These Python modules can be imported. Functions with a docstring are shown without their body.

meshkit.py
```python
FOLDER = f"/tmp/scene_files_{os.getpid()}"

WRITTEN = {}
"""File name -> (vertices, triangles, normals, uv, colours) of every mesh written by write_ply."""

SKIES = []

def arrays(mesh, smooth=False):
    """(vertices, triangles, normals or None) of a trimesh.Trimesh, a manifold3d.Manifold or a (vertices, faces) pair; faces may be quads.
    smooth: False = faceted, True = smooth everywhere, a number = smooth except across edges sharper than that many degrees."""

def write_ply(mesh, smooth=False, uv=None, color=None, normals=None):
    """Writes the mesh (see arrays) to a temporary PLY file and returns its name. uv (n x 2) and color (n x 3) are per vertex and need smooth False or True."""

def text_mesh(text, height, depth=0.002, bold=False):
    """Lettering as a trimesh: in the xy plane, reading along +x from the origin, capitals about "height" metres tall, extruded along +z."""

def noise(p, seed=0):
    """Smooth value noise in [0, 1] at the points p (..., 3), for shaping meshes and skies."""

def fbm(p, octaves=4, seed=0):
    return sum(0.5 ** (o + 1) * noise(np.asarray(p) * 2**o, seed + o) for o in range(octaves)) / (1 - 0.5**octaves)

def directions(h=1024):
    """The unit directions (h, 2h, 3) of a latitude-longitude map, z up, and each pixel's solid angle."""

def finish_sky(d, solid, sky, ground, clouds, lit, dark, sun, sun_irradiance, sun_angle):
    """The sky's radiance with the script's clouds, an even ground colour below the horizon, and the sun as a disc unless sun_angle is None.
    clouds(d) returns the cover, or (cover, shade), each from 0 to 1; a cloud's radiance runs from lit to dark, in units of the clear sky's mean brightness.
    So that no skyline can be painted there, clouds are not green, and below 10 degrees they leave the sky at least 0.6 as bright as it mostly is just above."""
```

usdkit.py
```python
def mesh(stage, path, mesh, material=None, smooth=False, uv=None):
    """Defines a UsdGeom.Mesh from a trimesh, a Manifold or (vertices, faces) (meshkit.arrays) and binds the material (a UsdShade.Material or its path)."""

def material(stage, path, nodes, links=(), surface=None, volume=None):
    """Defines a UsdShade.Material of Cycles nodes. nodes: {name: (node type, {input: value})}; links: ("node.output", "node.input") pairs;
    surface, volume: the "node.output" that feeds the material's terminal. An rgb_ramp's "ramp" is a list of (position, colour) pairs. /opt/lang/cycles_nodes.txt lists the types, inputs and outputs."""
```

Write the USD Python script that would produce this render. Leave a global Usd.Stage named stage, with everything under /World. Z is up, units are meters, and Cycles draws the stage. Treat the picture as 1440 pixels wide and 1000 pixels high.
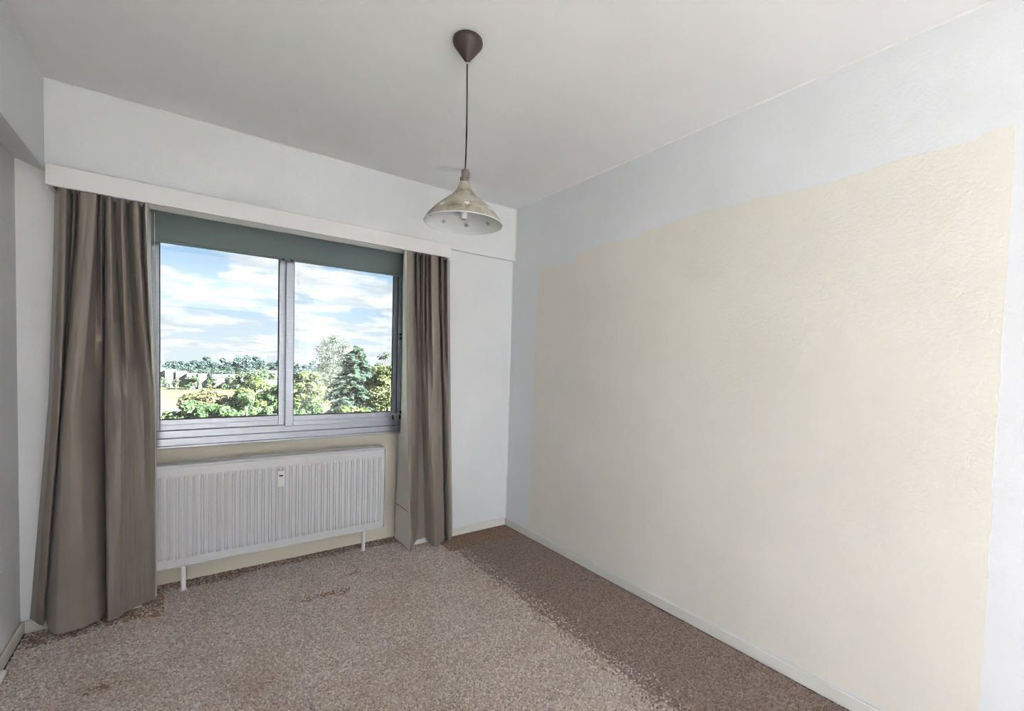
import math, random
import numpy as np, trimesh, usdkit, meshkit
from pxr import Usd, UsdGeom, UsdLux, UsdShade, Gf, Sdf, Vt
from shapely.geometry import Polygon, box as sbox

stage = Usd.Stage.CreateInMemory()
UsdGeom.SetStageUpAxis(stage, 'Z')
UsdGeom.SetStageMetersPerUnit(stage, 1.0)
UsdGeom.Xform.Define(stage, '/World')
UsdGeom.Scope.Define(stage, '/World/Looks')
rng = np.random.default_rng(7)

# ------------------------------------------------------------------ camera
EYE = np.array([-2.05415, -3.04785, 1.30879])
YAW, PITCH, ROLL, FPX, PX, PY = 0.65526, -0.03798, 0.03013, 641.05, 756.0, 536.5
def basis():
    cy, sy, cp, sp = math.cos(YAW), math.sin(YAW), math.cos(PITCH), math.sin(PITCH)
    f = np.array([sy*cp, cy*cp, sp]); r = np.array([cy, -sy, 0]); u = np.cross(r, f)
    c, s = math.cos(ROLL), math.sin(ROLL)
    return f, c*r + s*u, -s*r + c*u
F_, R_, U_ = basis()
cam = UsdGeom.Camera.Define(stage, '/World/camera')
cam.AddTransformOp().Set(Gf.Matrix4d(*R_, 0, *U_, 0, *(-F_), 0, *EYE, 1))
cam.CreateHorizontalApertureAttr(36.0)
cam.CreateVerticalApertureAttr(25.0)
cam.CreateFocalLengthAttr(36.0*FPX/1440)
cam.CreateHorizontalApertureOffsetAttr(-(PX-720)/1440*36.0)
cam.CreateVerticalApertureOffsetAttr((PY-500)/1440*36.0)
cam.CreateClippingRangeAttr(Gf.Vec2f(0.02, 5000))
cam.CreateExposureAttr(1.5)

# ------------------------------------------------------------------ sky and sun
SKY_GAIN = 0.415
sky = UsdLux.DomeLight.Define(stage, '/World/sky')
sky.CreateIntensityAttr(1.0)
sky_mat = usdkit.material(stage, '/World/Looks/sky', {
    'tc': ('texture_coordinate', {}),
    'sep': ('separate_xyz', {}),
    'zc': ('math', {'math_type': 'maximum', 'value2': 0.0}),
    'za': ('math', {'math_type': 'add', 'value2': 0.16}),
    'dx': ('math', {'math_type': 'divide'}),
    'dy': ('math', {'math_type': 'divide'}),
    'cv': ('combine_xyz', {'z': 3.1}),
    'mp': ('mapping', {'scale': (0.85, 1.0, 1.0), 'rotation': (0, 0, 0.25)}),
    'n': ('noise_texture', {'scale': 1.9, 'detail': 8.0, 'roughness': 0.58, 'distortion': 0.15}),
    'n2': ('noise_texture', {'scale': 4.2, 'detail': 5.0, 'roughness': 0.6}),
    'cover': ('rgb_ramp', {'ramp': [(0.0, (0, 0, 0)), (0.44, (0, 0, 0)), (0.50, (0.8, 0.8, 0.8)), (0.58, (1, 1, 1)), (1.0, (1, 1, 1))]}),
    'shade': ('rgb_ramp', {'ramp': [(0.0, (1.30, 1.31, 1.33)), (0.42, (1.22, 1.23, 1.26)), (0.60, (0.86, 0.89, 0.97)), (1.0, (0.78, 0.81, 0.90))]}),
    'blue': ('rgb_ramp', {'ramp': [(0.0, (0.90, 0.97, 1.05)), (0.10, (0.66, 0.85, 1.08)), (0.30, (0.34, 0.60, 1.02)), (1.0, (0.20, 0.40, 0.86))]}),
    'mx': ('mix_color', {'blend_type': 'mix', 'use_clamp': False}),
    'bg': ('background_shader', {'strength': SKY_GAIN}),
}, [('tc.generated', 'sep.vector'), ('sep.z', 'zc.value1'), ('zc.value', 'za.value1'), ('sep.x', 'dx.value1'), ('za.value', 'dx.value2'),
    ('sep.y', 'dy.value1'), ('za.value', 'dy.value2'), ('dx.value', 'cv.x'), ('dy.value', 'cv.y'), ('cv.vector', 'mp.vector'),
    ('mp.vector', 'n.vector'), ('mp.vector', 'n2.vector'), ('n.fac', 'cover.fac'), ('n2.fac', 'shade.fac'), ('zc.value', 'blue.fac'),
    ('cover.color', 'mx.fac'), ('blue.color', 'mx.a'), ('shade.color', 'mx.b'), ('mx.result', 'bg.color')], surface='bg.background')
UsdShade.MaterialBindingAPI.Apply(sky.GetPrim()).Bind(sky_mat)

def look_matrix(zaxis, loc=(0, 0, 0)):
    z = np.array(zaxis, float); z /= np.linalg.norm(z)
    x = np.cross([0, 0, 1], z); x /= np.linalg.norm(x); y = np.cross(z, x)
    return Gf.Matrix4d(*x, 0, *y, 0, *z, 0, *loc, 1)
sun = UsdLux.DistantLight.Define(stage, '/World/sun')
sun.AddTransformOp().Set(look_matrix((0.64, -0.64, 0.50)))
sun.CreateAngleAttr(0.53); sun.CreateNormalizeAttr(True)
sun.CreateIntensityAttr(16.0)
sun.CreateColorAttr(Gf.Vec3f(0.94, 0.98, 1.0))

# ------------------------------------------------------------------ helpers
used = {}
def path(name, parent=None):
    base = str(parent.GetPath()) if parent is not None else '/World'
    k = f'{base}/{name}'
    used[k] = used.get(k, -1) + 1
    return k if used[k] == 0 else f'{k}_{used[k]:03d}'
def tag(p, label=None, cat=None, group=None, kind=None):
    for k, v in (('label', label), ('category', cat), ('group', group), ('kind', kind)):
        if v: p.SetCustomDataByKey(k, v)
    return p
def obj(name, mesh, mat, parent=None, smooth=30, tone=None, **kw):
    m = usdkit.mesh(stage, path(name, parent), mesh, mat, smooth=smooth)
    if tone is not None:      # one random tone for each tuft or leaf
        UsdGeom.PrimvarsAPI(m).CreatePrimvar('tone', Sdf.ValueTypeNames.FloatArray, 'vertex').Set(Vt.FloatArray.FromNumpy(np.asarray(tone, np.float32)))
    return tag(m.GetPrim(), **kw)
def thing(name, loc=(0, 0, 0), parent=None, **kw):
    x = UsdGeom.Xform.Define(stage, path(name, parent))
    if any(loc): x.AddTranslateOp().Set(Gf.Vec3d(*map(float, loc)))
    return tag(x.GetPrim(), **kw)
def struct(name, mesh, mat, label, cat, smooth=False, parent=None):
    return obj(name, mesh, mat, parent, smooth, label=label, cat=cat, kind='structure')
def cat(*ms):
    return trimesh.util.concatenate([m for m in ms])
def bx(x0, x1, y0, y1, z0, z1):
    b = trimesh.creation.box([x1-x0, y1-y0, z1-z0]); b.apply_translation([(x0+x1)/2, (y0+y1)/2, (z0+z1)/2]); return b
def rbx(x0, x1, y0, y1, z0, z1, r=0.003):
    """A box with chamfered edges."""
    lo, hi = np.array([x0, y0, z0]), np.array([x1, y1, z1]); r = min(r, (hi-lo).min()*0.45); v = []
    for s in np.ndindex(2, 2, 2):
        c = np.where(s, hi, lo); d = np.where(s, -1, 1)*r
        for k in range(3):
            q = c + d; q[k] = c[k]; v.append(q)
    return trimesh.convex.convex_hull(np.array(v))
def tube(points, rad, n=10, closed=False):
    p = np.asarray(points, float); t = np.gradient(p, axis=0)
    if closed: t = np.roll(p, -1, 0) - np.roll(p, 1, 0)
    t /= np.linalg.norm(t, axis=1, keepdims=True) + 1e-12
    a = np.cross(t, np.where(np.abs(t[:, 2:]) < 0.9, [0, 0, 1.0], [1.0, 0, 0])); a /= np.linalg.norm(a, axis=1, keepdims=True)
    b = np.cross(t, a); g = np.arange(n)*2*np.pi/n
    rad = np.broadcast_to(rad, (len(p),))
    v = p[:, None] + rad[:, None, None]*(np.cos(g)[None, :, None]*a[:, None] + np.sin(g)[None, :, None]*b[:, None])
    f = grid_faces(len(p), n, wrap_v=True, wrap_u=closed); v = v.reshape(-1, 3)
    if not closed:
        c = len(v); v = np.vstack([v, p[:1], p[-1:]])
        f = list(f) + [[(i+1) % n, i, c] for i in range(n)] + [[(len(p)-1)*n+i, (len(p)-1)*n+(i+1) % n, c+1] for i in range(n)]
    m = trimesh.Trimesh(v, np.array(f), process=False); m.fix_normals(); return m
def grid_faces(nu, nv, wrap_v=False, wrap_u=False):
    i, j = np.meshgrid(np.arange(nu if wrap_u else nu-1), np.arange(nv if wrap_v else nv-1), indexing='ij')
    i2, j2 = (i+1) % nu, (j+1) % nv
    a, b, c, d = i*nv+j, i*nv+j2, i2*nv+j2, i2*nv+j
    q = np.stack([a, b, c, d], -1).reshape(-1, 4)
    return np.vstack([q[:, [0, 1, 2]], q[:, [0, 2, 3]]])
def lathe(profile, n=64, loc=(0, 0, 0)):
    """profile: (radius, z) pairs, closed into a solid of revolution by the caller's points."""
    m = trimesh.creation.revolve(np.asarray(profile, float), sections=n); m.apply_translation(loc); return m
def cyl(p0, p1, r, n=20):
    return tube([p0, (np.array(p0)*0.5+np.array(p1)*0.5), p1], r, n)

# ------------------------------------------------------------------ materials
M = {}
def lin(r, g, b):
    return tuple(((c/255+0.055)/1.055)**2.4 if c > 10 else c/255/12.92 for c in (r, g, b))
def mat(name, nodes, links, surface):
    M[name] = usdkit.material(stage, f'/World/Looks/{name}', nodes, links, surface=surface); return M[name]
def plain(name, col, rough=0.5, **kw):
    return mat(name, {'p': ('principled_bsdf', {'base_color': col, 'roughness': rough, **kw})}, [], 'p.BSDF')
def paint(name, col, rough=0.6, bump=0.25, scale=90.0, mottle=0.03, dist=0.002):
    """Emulsion paint over a pimpled roller or wallpaper texture, a little uneven in tone."""
    c = np.array(col)
    return mat(name, {
        'g': ('geometry', {}),
        'n': ('noise_texture', {'scale': scale, 'detail': 3.0, 'roughness': 0.55}),
        'm': ('noise_texture', {'scale': 2.2, 'detail': 4.0, 'roughness': 0.6}),
        'r': ('rgb_ramp', {'ramp': [(0.3, tuple(c*(1-mottle))), (0.7, tuple(np.minimum(c*(1+mottle), 0.95)))]}),
        'b': ('bump', {'strength': bump, 'distance': dist}),
        'p': ('principled_bsdf', {'roughness': rough, 'specular_ior_level': 0.35}),
    }, [('g.position', 'n.vector'), ('g.position', 'm.vector'), ('m.fac', 'r.fac'), ('r.color', 'p.base_color'),
        ('n.fac', 'b.height'), ('b.normal', 'p.normal')], 'p.BSDF')
paint('wall_paint', (0.772, 0.783, 0.803), 0.6, 0.45, 75.0, 0.03, 0.003)
paint('ceiling_paint', (0.89, 0.897, 0.915), 0.7, 0.15, 160.0, 0.02)
paint('cream_paint', (0.785, 0.755, 0.688), 0.55, 0.6, 75.0, 0.03, 0.003)
paint('niche_paint', (0.75, 0.70, 0.58), 0.55, 0.2, 60.0, 0.06)
paint('skirting_paint', (0.72, 0.71, 0.68), 0.4, 0.12, 50.0, 0.04)
paint('gloss_white', (0.82, 0.82, 0.82), 0.35, 0.05, 40.0, 0.02)
paint('pelmet_paint', (0.78, 0.78, 0.79), 0.45, 0.1, 60.0, 0.02)
plain('radiator_enamel', (0.66, 0.66, 0.68), 0.32)
plain('white_plastic', (0.80, 0.81, 0.80), 0.3)
plain('black_plastic', (0.015, 0.015, 0.017), 0.35)
plain('brown_plastic', lin(62, 49, 43), 0.4)
plain('socket_plastic', lin(118, 106, 102), 0.45)
plain('cord_rubber', (0.02, 0.019, 0.018), 0.5)
plain('steel', (0.62, 0.62, 0.63), 0.3, metallic=1.0)
mat('aluminium', {
    'g': ('geometry', {}), 'mp': ('mapping', {'scale': (3.0, 60.0, 60.0)}),
    'n': ('noise_texture', {'scale': 6.0, 'detail': 4.0}),
    'r': ('rgb_ramp', {'ramp': [(0.3, (0.30, 0.32, 0.36)), (0.7, (0.37, 0.39, 0.43))]}),
    'p': ('principled_bsdf', {'metallic': 0.8, 'roughness': 0.33})},
    [('g.position', 'mp.vector'), ('mp.vector', 'n.vector'), ('n.fac', 'r.fac'), ('r.color', 'p.base_color')], 'p.BSDF')
plain('gasket', (0.03, 0.03, 0.035), 0.6)
mat('window_glass', {
    't': ('transparent_bsdf', {'color': (0.86, 0.89, 0.88)}), 'g': ('glossy_bsdf', {'color': (1, 1, 1), 'roughness': 0.0}),
    'f': ('fresnel', {'IOR': 1.45}), 'm': ('mix_closure', {})},
    [('f.fac', 'm.fac'), ('t.BSDF', 'm.closure1'), ('g.BSDF', 'm.closure2')], 'm.closure')
def cloth(name, col, rough, weave, sheen=0.2, mottle=0.06, trans=0.0):
    c = np.array(col)
    nodes = {'g': ('geometry', {}), 'mp': ('mapping', {'scale': (1.0, 1.0, 0.35)}),
        'n': ('noise_texture', {'scale': weave, 'detail': 3.0, 'roughness': 0.6}),
        'm': ('noise_texture', {'scale': 5.0, 'detail': 4.0}),
        'r': ('rgb_ramp', {'ramp': [(0.3, tuple(c*(1-mottle))), (0.7, tuple(c*(1+mottle)))]}),
        'b': ('bump', {'strength': 0.2, 'distance': 0.001}),
        'p': ('principled_bsdf', {'roughness': rough, 'sheen_weight': sheen, 'sheen_roughness': 0.4, 'specular_ior_level': 0.4}),
        't': ('translucent_bsdf', {'color': tuple(c)}), 'x': ('mix_closure', {'fac': trans})}
    mat(name, nodes, [('g.position', 'mp.vector'), ('mp.vector', 'n.vector'), ('g.position', 'm.vector'), ('m.fac', 'r.fac'), ('r.color', 'p.base_color'),
        ('n.fac', 'b.height'), ('b.normal', 'p.normal'), ('p.BSDF', 'x.closure1'), ('t.BSDF', 'x.closure2')], 'x.closure')
cloth('curtain_satin', (0.245, 0.208, 0.178), 0.36, 900.0, 0.15)
cloth('curtain_lit_lining', (0.60, 0.57, 0.51), 0.40, 900.0, 0.15)
cloth('blind_fabric', (0.175, 0.225, 0.228), 0.7, 500.0, 0.1, 0.05)
mat('carpet', {
    'g': ('geometry', {}), 'at': ('attribute', {'attribute': 'tone'}),
    'st': ('noise_texture', {'scale': 2.6, 'detail': 5.0, 'roughness': 0.6}),
    'str': ('rgb_ramp', {'ramp': [(0.25, (0.80, 0.74, 0.68)), (0.5, (1.0, 1.0, 1.0)), (0.8, (1.06, 1.05, 1.05))]}),
    'tone': ('rgb_ramp', {'ramp': [(0.0, (0.38, 0.30, 0.255)), (0.30, (0.56, 0.46, 0.40)), (0.75, (0.66, 0.56, 0.50)), (1.0, (0.84, 0.76, 0.70))]}),
    'mu': ('mix_color', {'blend_type': 'multiply', 'fac': 1.0}),
    'p': ('principled_bsdf', {'roughness': 0.85, 'sheen_weight': 0.3, 'sheen_roughness': 0.5, 'specular_ior_level': 0.2}),
}, [('at.fac', 'tone.fac'), ('g.position', 'st.vector'), ('st.fac', 'str.fac'), ('tone.color', 'mu.a'), ('str.color', 'mu.b'), ('mu.result', 'p.base_color')], 'p.BSDF')
def carpet_variant(name, k):
    ramp = [(0.0, (0.38, 0.30, 0.255)), (0.30, (0.56, 0.46, 0.40)), (0.75, (0.66, 0.56, 0.50)), (1.0, (0.84, 0.76, 0.70))]
    mat(name, {'at': ('attribute', {'attribute': 'tone'}), 'tone': ('rgb_ramp', {'ramp': [(a, tuple(np.array(c)*np.array(k))) for a, c in ramp]}),
        'p': ('principled_bsdf', {'roughness': 0.9, 'sheen_weight': 0.2, 'specular_ior_level': 0.2})},
        [('at.fac', 'tone.fac'), ('tone.color', 'p.base_color')], 'p.BSDF')
carpet_variant('carpet_deep', (0.50, 0.445, 0.425))  # unfaded pile, made darker still by shade put into its colour
carpet_variant('carpet_stain_shade', (0.50, 0.37, 0.29))
carpet_variant('carpet_crease', (0.45, 0.40, 0.38))
plain('carpet_backing', (0.45, 0.37, 0.32), 0.95)

# ------------------------------------------------------------------ the room
H, WL, BL, ZB = 2.52, -2.662, -2.5655, 2.117          # ceiling, left wall, left beam face, beam underside
NL, NR, ND, REAR = -2.24, -0.832, 0.225, -7.50        # window niche left, right and depth; rear wall
floor = struct('floor', bx(WL-0.2, 0.2, REAR-0.2, ND+0.2, -0.25, -0.003), M['carpet_backing'], 'brown speckled fitted carpet covering the whole floor', 'floor')
struct('ceiling', bx(WL-0.2, 0.2, REAR-0.2, ND+0.2, H, H+0.25), M['ceiling_paint'], 'plain white painted ceiling with a pendant lamp', 'ceiling')
wr = struct('wall_right', bx(0, 0.2, REAR-0.2, ND+0.2, -0.2, H), M['wall_paint'], 'long white wall with a large cream unpainted patch', 'wall')
struct('wall_left', bx(WL-0.2, WL, REAR-0.2, ND+0.2, -0.2, H), M['wall_paint'], 'plain white wall beside the left curtain, under the beam', 'wall')
back = cat(bx(WL, NL, 0, ND+0.12, -0.2, H), bx(NR, 0, 0, ND+0.12, -0.2, H), bx(NL, NR, 0, ND+0.12, ZB, H))
wb = struct('wall_back', back, M['wall_paint'], 'white window wall with a recess for window and radiator', 'wall')
obj('apron', bx(NL, NR, ND-0.005, ND+0.12, -0.2, 0.79), M['niche_paint'], wb, False, label='cream painted back of the recess behind the radiator')
# doorway added in the unseen rear wall so sunlight fills the room
DX0, DX1, DZ = -2.45, -0.15, 2.20
struct('wall_rear', cat(bx(WL, DX0, REAR-0.2, REAR, -0.2, H), bx(DX1, 0, REAR-0.2, REAR, -0.2, H), bx(DX0, DX1, REAR-0.2, REAR, DZ, H)),
       M['wall_paint'], 'unseen rear white wall with a wide doorway added for light', 'wall')
# beams and cornice beads
lb = trimesh.convex.convex_hull(np.array([(x, y, z) for y in (REAR, 0.0) for x, z in ((BL, H), (BL, ZB), (WL, ZB+0.035), (WL, H))]))
struct('trim_1', lb, M['wall_paint'], 'white boxed beam running along the top of the left wall', 'beam')
struct('trim_2', bx(BL, 0, -0.03, 0, ZB, H), M['wall_paint'], 'shallow white lintel beam above the curtain pelmet', 'beam')
def bead(p0, p1, d1, d2, r=0.006):
    """A small fillet of caulk from p0 to p1 in the corner opened by the directions d1 and d2."""
    p0, p1, d1, d2 = map(lambda q: np.array(q, float), (p0, p1, d1, d2))
    return trimesh.convex.convex_hull(np.array([p + q for p in (p0, p1) for q in (-0.001*(d1+d2), d1*r, d2*r, (d1+d2)*r*0.42)]))
struct('trim_3', bead((0, REAR, H), (0, -0.03, H), (-1, 0, 0), (0, 0, -1)), M['gloss_white'], 'thin white caulk line between ceiling and right wall', 'caulk line')
struct('trim_4', bead((BL, -0.03, H), (0, -0.03, H), (0, -1, 0), (0, 0, -1)), M['gloss_white'], 'thin white caulk line between ceiling and window wall', 'caulk line')
struct('trim_5', cat(bead((0, -0.03, ZB), (0, -0.03, H), (-1, 0, 0), (0, -1, 0), 0.010), bead((0, 0, 0.06), (0, 0, ZB), (-1, 0, 0), (0, -1, 0), 0.008)),
       M['gloss_white'], 'thin white caulk line in the far vertical room corner', 'caulk line')
# baseboards
BH = 0.058
def skirting(x0, x1, y0, y1):
    return rbx(x0, x1, y0, y1, -0.002, BH, 0.004)
struct('baseboard_right', skirting(-0.013, 0, REAR, 0), M['skirting_paint'], 'low painted baseboard along the foot of the right wall', 'baseboard')
struct('baseboard_back', skirting(NR, -0.013, -0.013, 0), M['skirting_paint'], 'low painted baseboard from right curtain to the corner', 'baseboard')
struct('baseboard_back', skirting(WL+0.013, NL, -0.013, 0), M['skirting_paint'], 'short painted baseboard behind the left curtain', 'baseboard')
struct('baseboard_left', skirting(WL, WL+0.013, REAR, 0), M['skirting_paint'], 'low painted baseboard at the foot of the left wall', 'baseboard')

# the cream patch that the white paint was cut in around, 1 mm proud, with a ragged edge
PATCH_TOP = [(-0.342, 2.029), (-0.40, 2.020), (-0.52, 2.016), (-0.64, 2.000), (-0.742, 1.997), (-0.757, 2.03), (-0.767, 2.055), (-0.90, 2.058), (-1.074, 2.066), (-1.20, 2.058),
    (-1.296, 2.057), (-1.31, 2.075), (-1.34, 2.082), (-1.55, 2.088), (-1.741, 2.104), (-1.80, 2.092), (-2.0, 2.090), (-2.15, 2.078), (-2.251, 2.075), (-2.36, 2.082), (-2.505, 2.096), (-2.60, 2.088), (-2.703, 2.088), (-2.714, 2.104), (-2.75, 2.108), (-2.785, 2.098)]
def ragged(pts, step=0.012, amp=0.004, seed=0):
    p = np.array(pts); seg = np.linalg.norm(np.diff(p, axis=0), axis=1); s = np.r_[0, np.cumsum(seg)]
    q = np.arange(0, s[-1], step); out = np.stack([np.interp(q, s, p[:, k]) for k in (0, 1)], 1)
    n = meshkit.fbm(np.stack([out[:, 0]*30, out[:, 1]*30, np.full(len(out), seed*7.1)], 1), 4, seed) - 0.5
    n2 = meshkit.fbm(np.stack([out[:, 0]*30+91, out[:, 1]*30, np.full(len(out), seed*3.3)], 1), 4, seed+9) - 0.5
    return out + np.stack([n, n2], 1)*amp*2.5
edge = np.vstack([ragged(PATCH_TOP, seed=1), ragged([(-2.790, 2.095), (-2.793, 1.2), (-2.798, BH)], seed=2), ragged([(-0.322, BH), (-0.326, 0.5), (-0.332, 1.4), (-0.342, 2.029)], seed=3)])
edge[:, 1] = np.maximum(edge[:, 1], BH)
pm = trimesh.creation.extrude_polygon(Polygon(edge).buffer(0), 0.0012, engine='earcut')
pv = np.array(pm.vertices); pm = trimesh.Trimesh(np.stack([-pv[:, 2], pv[:, 0], pv[:, 1]], 1), pm.faces, process=False); pm.fix_normals()
obj('unpainted_patch', pm, M['cream_paint'], wr, False, label='large ragged-edged cream patch left unpainted')
dv = trimesh.convex.convex_hull(np.array([(-0.0035, -1.392+a*w, z) for z, w in ((2.045, 0.0015), (2.03, 0.003), (2.005, 0.0035), (1.995, 0.0015)) for a in (-1, 1)] + [(0, -1.392, 2.045), (0, -1.392, 1.995)]))
obj('paint_drip', dv, M['gloss_white'], wr, False, label='white paint drip on the cream patch')

# carpet pile: every tuft a small leaning cone; three zones of tone
def dent(x, y):
    """Pile height: lower along the old furniture line and a little uneven."""
    line = np.exp(-((x+0.565+0.006*np.sin(y*9))/0.011)**2)
    return 1 - 0.75*line + 0.25*np.exp(-((x+0.535)/0.014)**2)
S = 0.0085
gx, gy = np.meshgrid(np.arange(WL+0.018, -0.016, S), np.arange(-3.0, ND-0.008, S*0.866), indexing='ij')
gx = gx + (np.arange(gx.shape[1]) % 2)[None, :]*S/2
tx, ty = (gx + rng.uniform(-0.4, 0.4, gx.shape)*S).ravel(), (gy + rng.uniform(-0.4, 0.4, gy.shape)*S).ravel()
ok = (tx < -0.020) & (tx > WL+0.018) & ((ty < -0.020) | ((tx > NL+0.005) & (tx < NR-0.005)))
dcam = np.stack([tx, ty, 0*tx], 1) - EYE
ok &= (dcam @ F_) > 0.15
u_, v_ = (dcam @ R_)/(dcam @ F_), -(dcam @ U_)/(dcam @ F_)
ok &= (np.abs(u_+0.056) < 1.30) & (v_ < 0.95)
tx, ty = tx[ok], ty[ok]
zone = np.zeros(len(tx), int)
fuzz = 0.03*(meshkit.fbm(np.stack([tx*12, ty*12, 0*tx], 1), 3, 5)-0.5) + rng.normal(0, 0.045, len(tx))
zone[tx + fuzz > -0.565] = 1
zone[(np.abs(tx + 0.566 + 0.006*np.sin(ty*9)) < 0.009) & (rng.uniform(0, 1, len(tx)) < 0.75)] = 3
near_edge = 0.10*meshkit.fbm(np.stack([tx*6, ty*6, 0*tx], 1), 3, 8)
for (cx, cy, ax, ay, an) in ((-1.46, -0.40, 0.15, 0.034, 0.0), (-1.40, -0.41, 0.08, 0.045, 0.0), (-2.32, -0.68, 0.07, 0.032, 0.1), (-1.82, -1.01, 0.045, 0.024, 0.3), (-1.25, -0.22, 0.05, 0.02, 0.2)):
    c_, s_ = math.cos(an), math.sin(an); du, dv_ = (tx-cx)*c_+(ty-cy)*s_, -(tx-cx)*s_+(ty-cy)*c_
    zone[(du/ax)**2 + (dv_/ay)**2 + (fuzz*25)**2 + rng.normal(0, 0.25, len(tx)) < 0.85] = 2
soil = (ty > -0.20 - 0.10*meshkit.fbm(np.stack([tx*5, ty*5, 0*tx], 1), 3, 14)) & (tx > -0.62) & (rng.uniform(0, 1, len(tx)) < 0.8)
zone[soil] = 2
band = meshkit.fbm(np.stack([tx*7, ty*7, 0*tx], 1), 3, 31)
zone[((ty > 0.06+0.10*band) | ((tx < -2.15) & (ty > -0.22+0.12*band))) & (rng.uniform(0, 1, len(tx)) < 0.6) & (tx < NR)] = 2  # soil plus shade painted into the pile below the window and left curtain
def tufts(x, y, mat_, name, label):
    n = len(x); h = 0.0046*dent(x, y)*rng.uniform(0.75, 1.25, n); w = rng.uniform(0.0044, 0.0068, n)
    a0 = rng.uniform(0, 2*np.pi, n); lean = rng.uniform(0, 2*np.pi, n); lm = rng.uniform(0, 0.005, n)
    ring = []
    for k in range(5):
        a = a0 + k*2*np.pi/5; ring.append(np.stack([x+w*np.cos(a), y+w*np.sin(a), np.full(n, -0.001)], 1))
    for k in range(5):
        a = a0 + 0.5 + k*2*np.pi/5; ring.append(np.stack([x+lm*0.6*np.cos(lean)+w*0.72*np.cos(a), y+lm*0.6*np.sin(lean)+w*0.72*np.sin(a), h*0.72], 1))
    ring.append(np.stack([x+lm*np.cos(lean), y+lm*np.sin(lean), h], 1))
    v = np.stack(ring, 1).reshape(-1, 3)
    f = []
    for k in range(5):
        k2 = (k+1) % 5; f += [[k, k2, 5+k2], [k, 5+k2, 5+k], [5+k, 5+k2, 10]]
    f = (np.array(f)[None] + (np.arange(n)*11)[:, None, None]).reshape(-1, 3)
    obj(name, (v, f), mat_, floor, True, tone=np.repeat(rng.uniform(0, 1, n), 11), label=label, kind='stuff')
plain('carpet_edge_dark', (0.03, 0.025, 0.022), 0.9)  # thin dark strip between carpet and walls
obj('carpet_edge', cat(bx(-0.0175, -0.0130, REAR, -0.013, -0.002, 0.0008), bx(NR, -0.0130, -0.0175, -0.0130, -0.002, 0.0008), bx(NL, NR, ND-0.012, ND-0.005, -0.002, 0.0008), bx(WL+0.013, WL+0.0175, REAR, -0.013, -0.002, 0.0008)), M['carpet_edge_dark'], floor, False, label='thin dark strip at the carpet edge along the walls')
for z, m_, lb_ in ((0, 'carpet', 'beige brown carpet pile'), (1, 'carpet_deep', 'unfaded carpet pile along the right wall, with some shade painted in'), (2, 'carpet_stain_shade', 'reddish brown stains and soil in the carpet pile, with shade painted under the window'), (3, 'carpet_crease', 'dark crease left in the carpet pile by furniture')):
    tufts(tx[zone == z], ty[zone == z], M[m_], 'carpet_pile', lb_)

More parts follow.
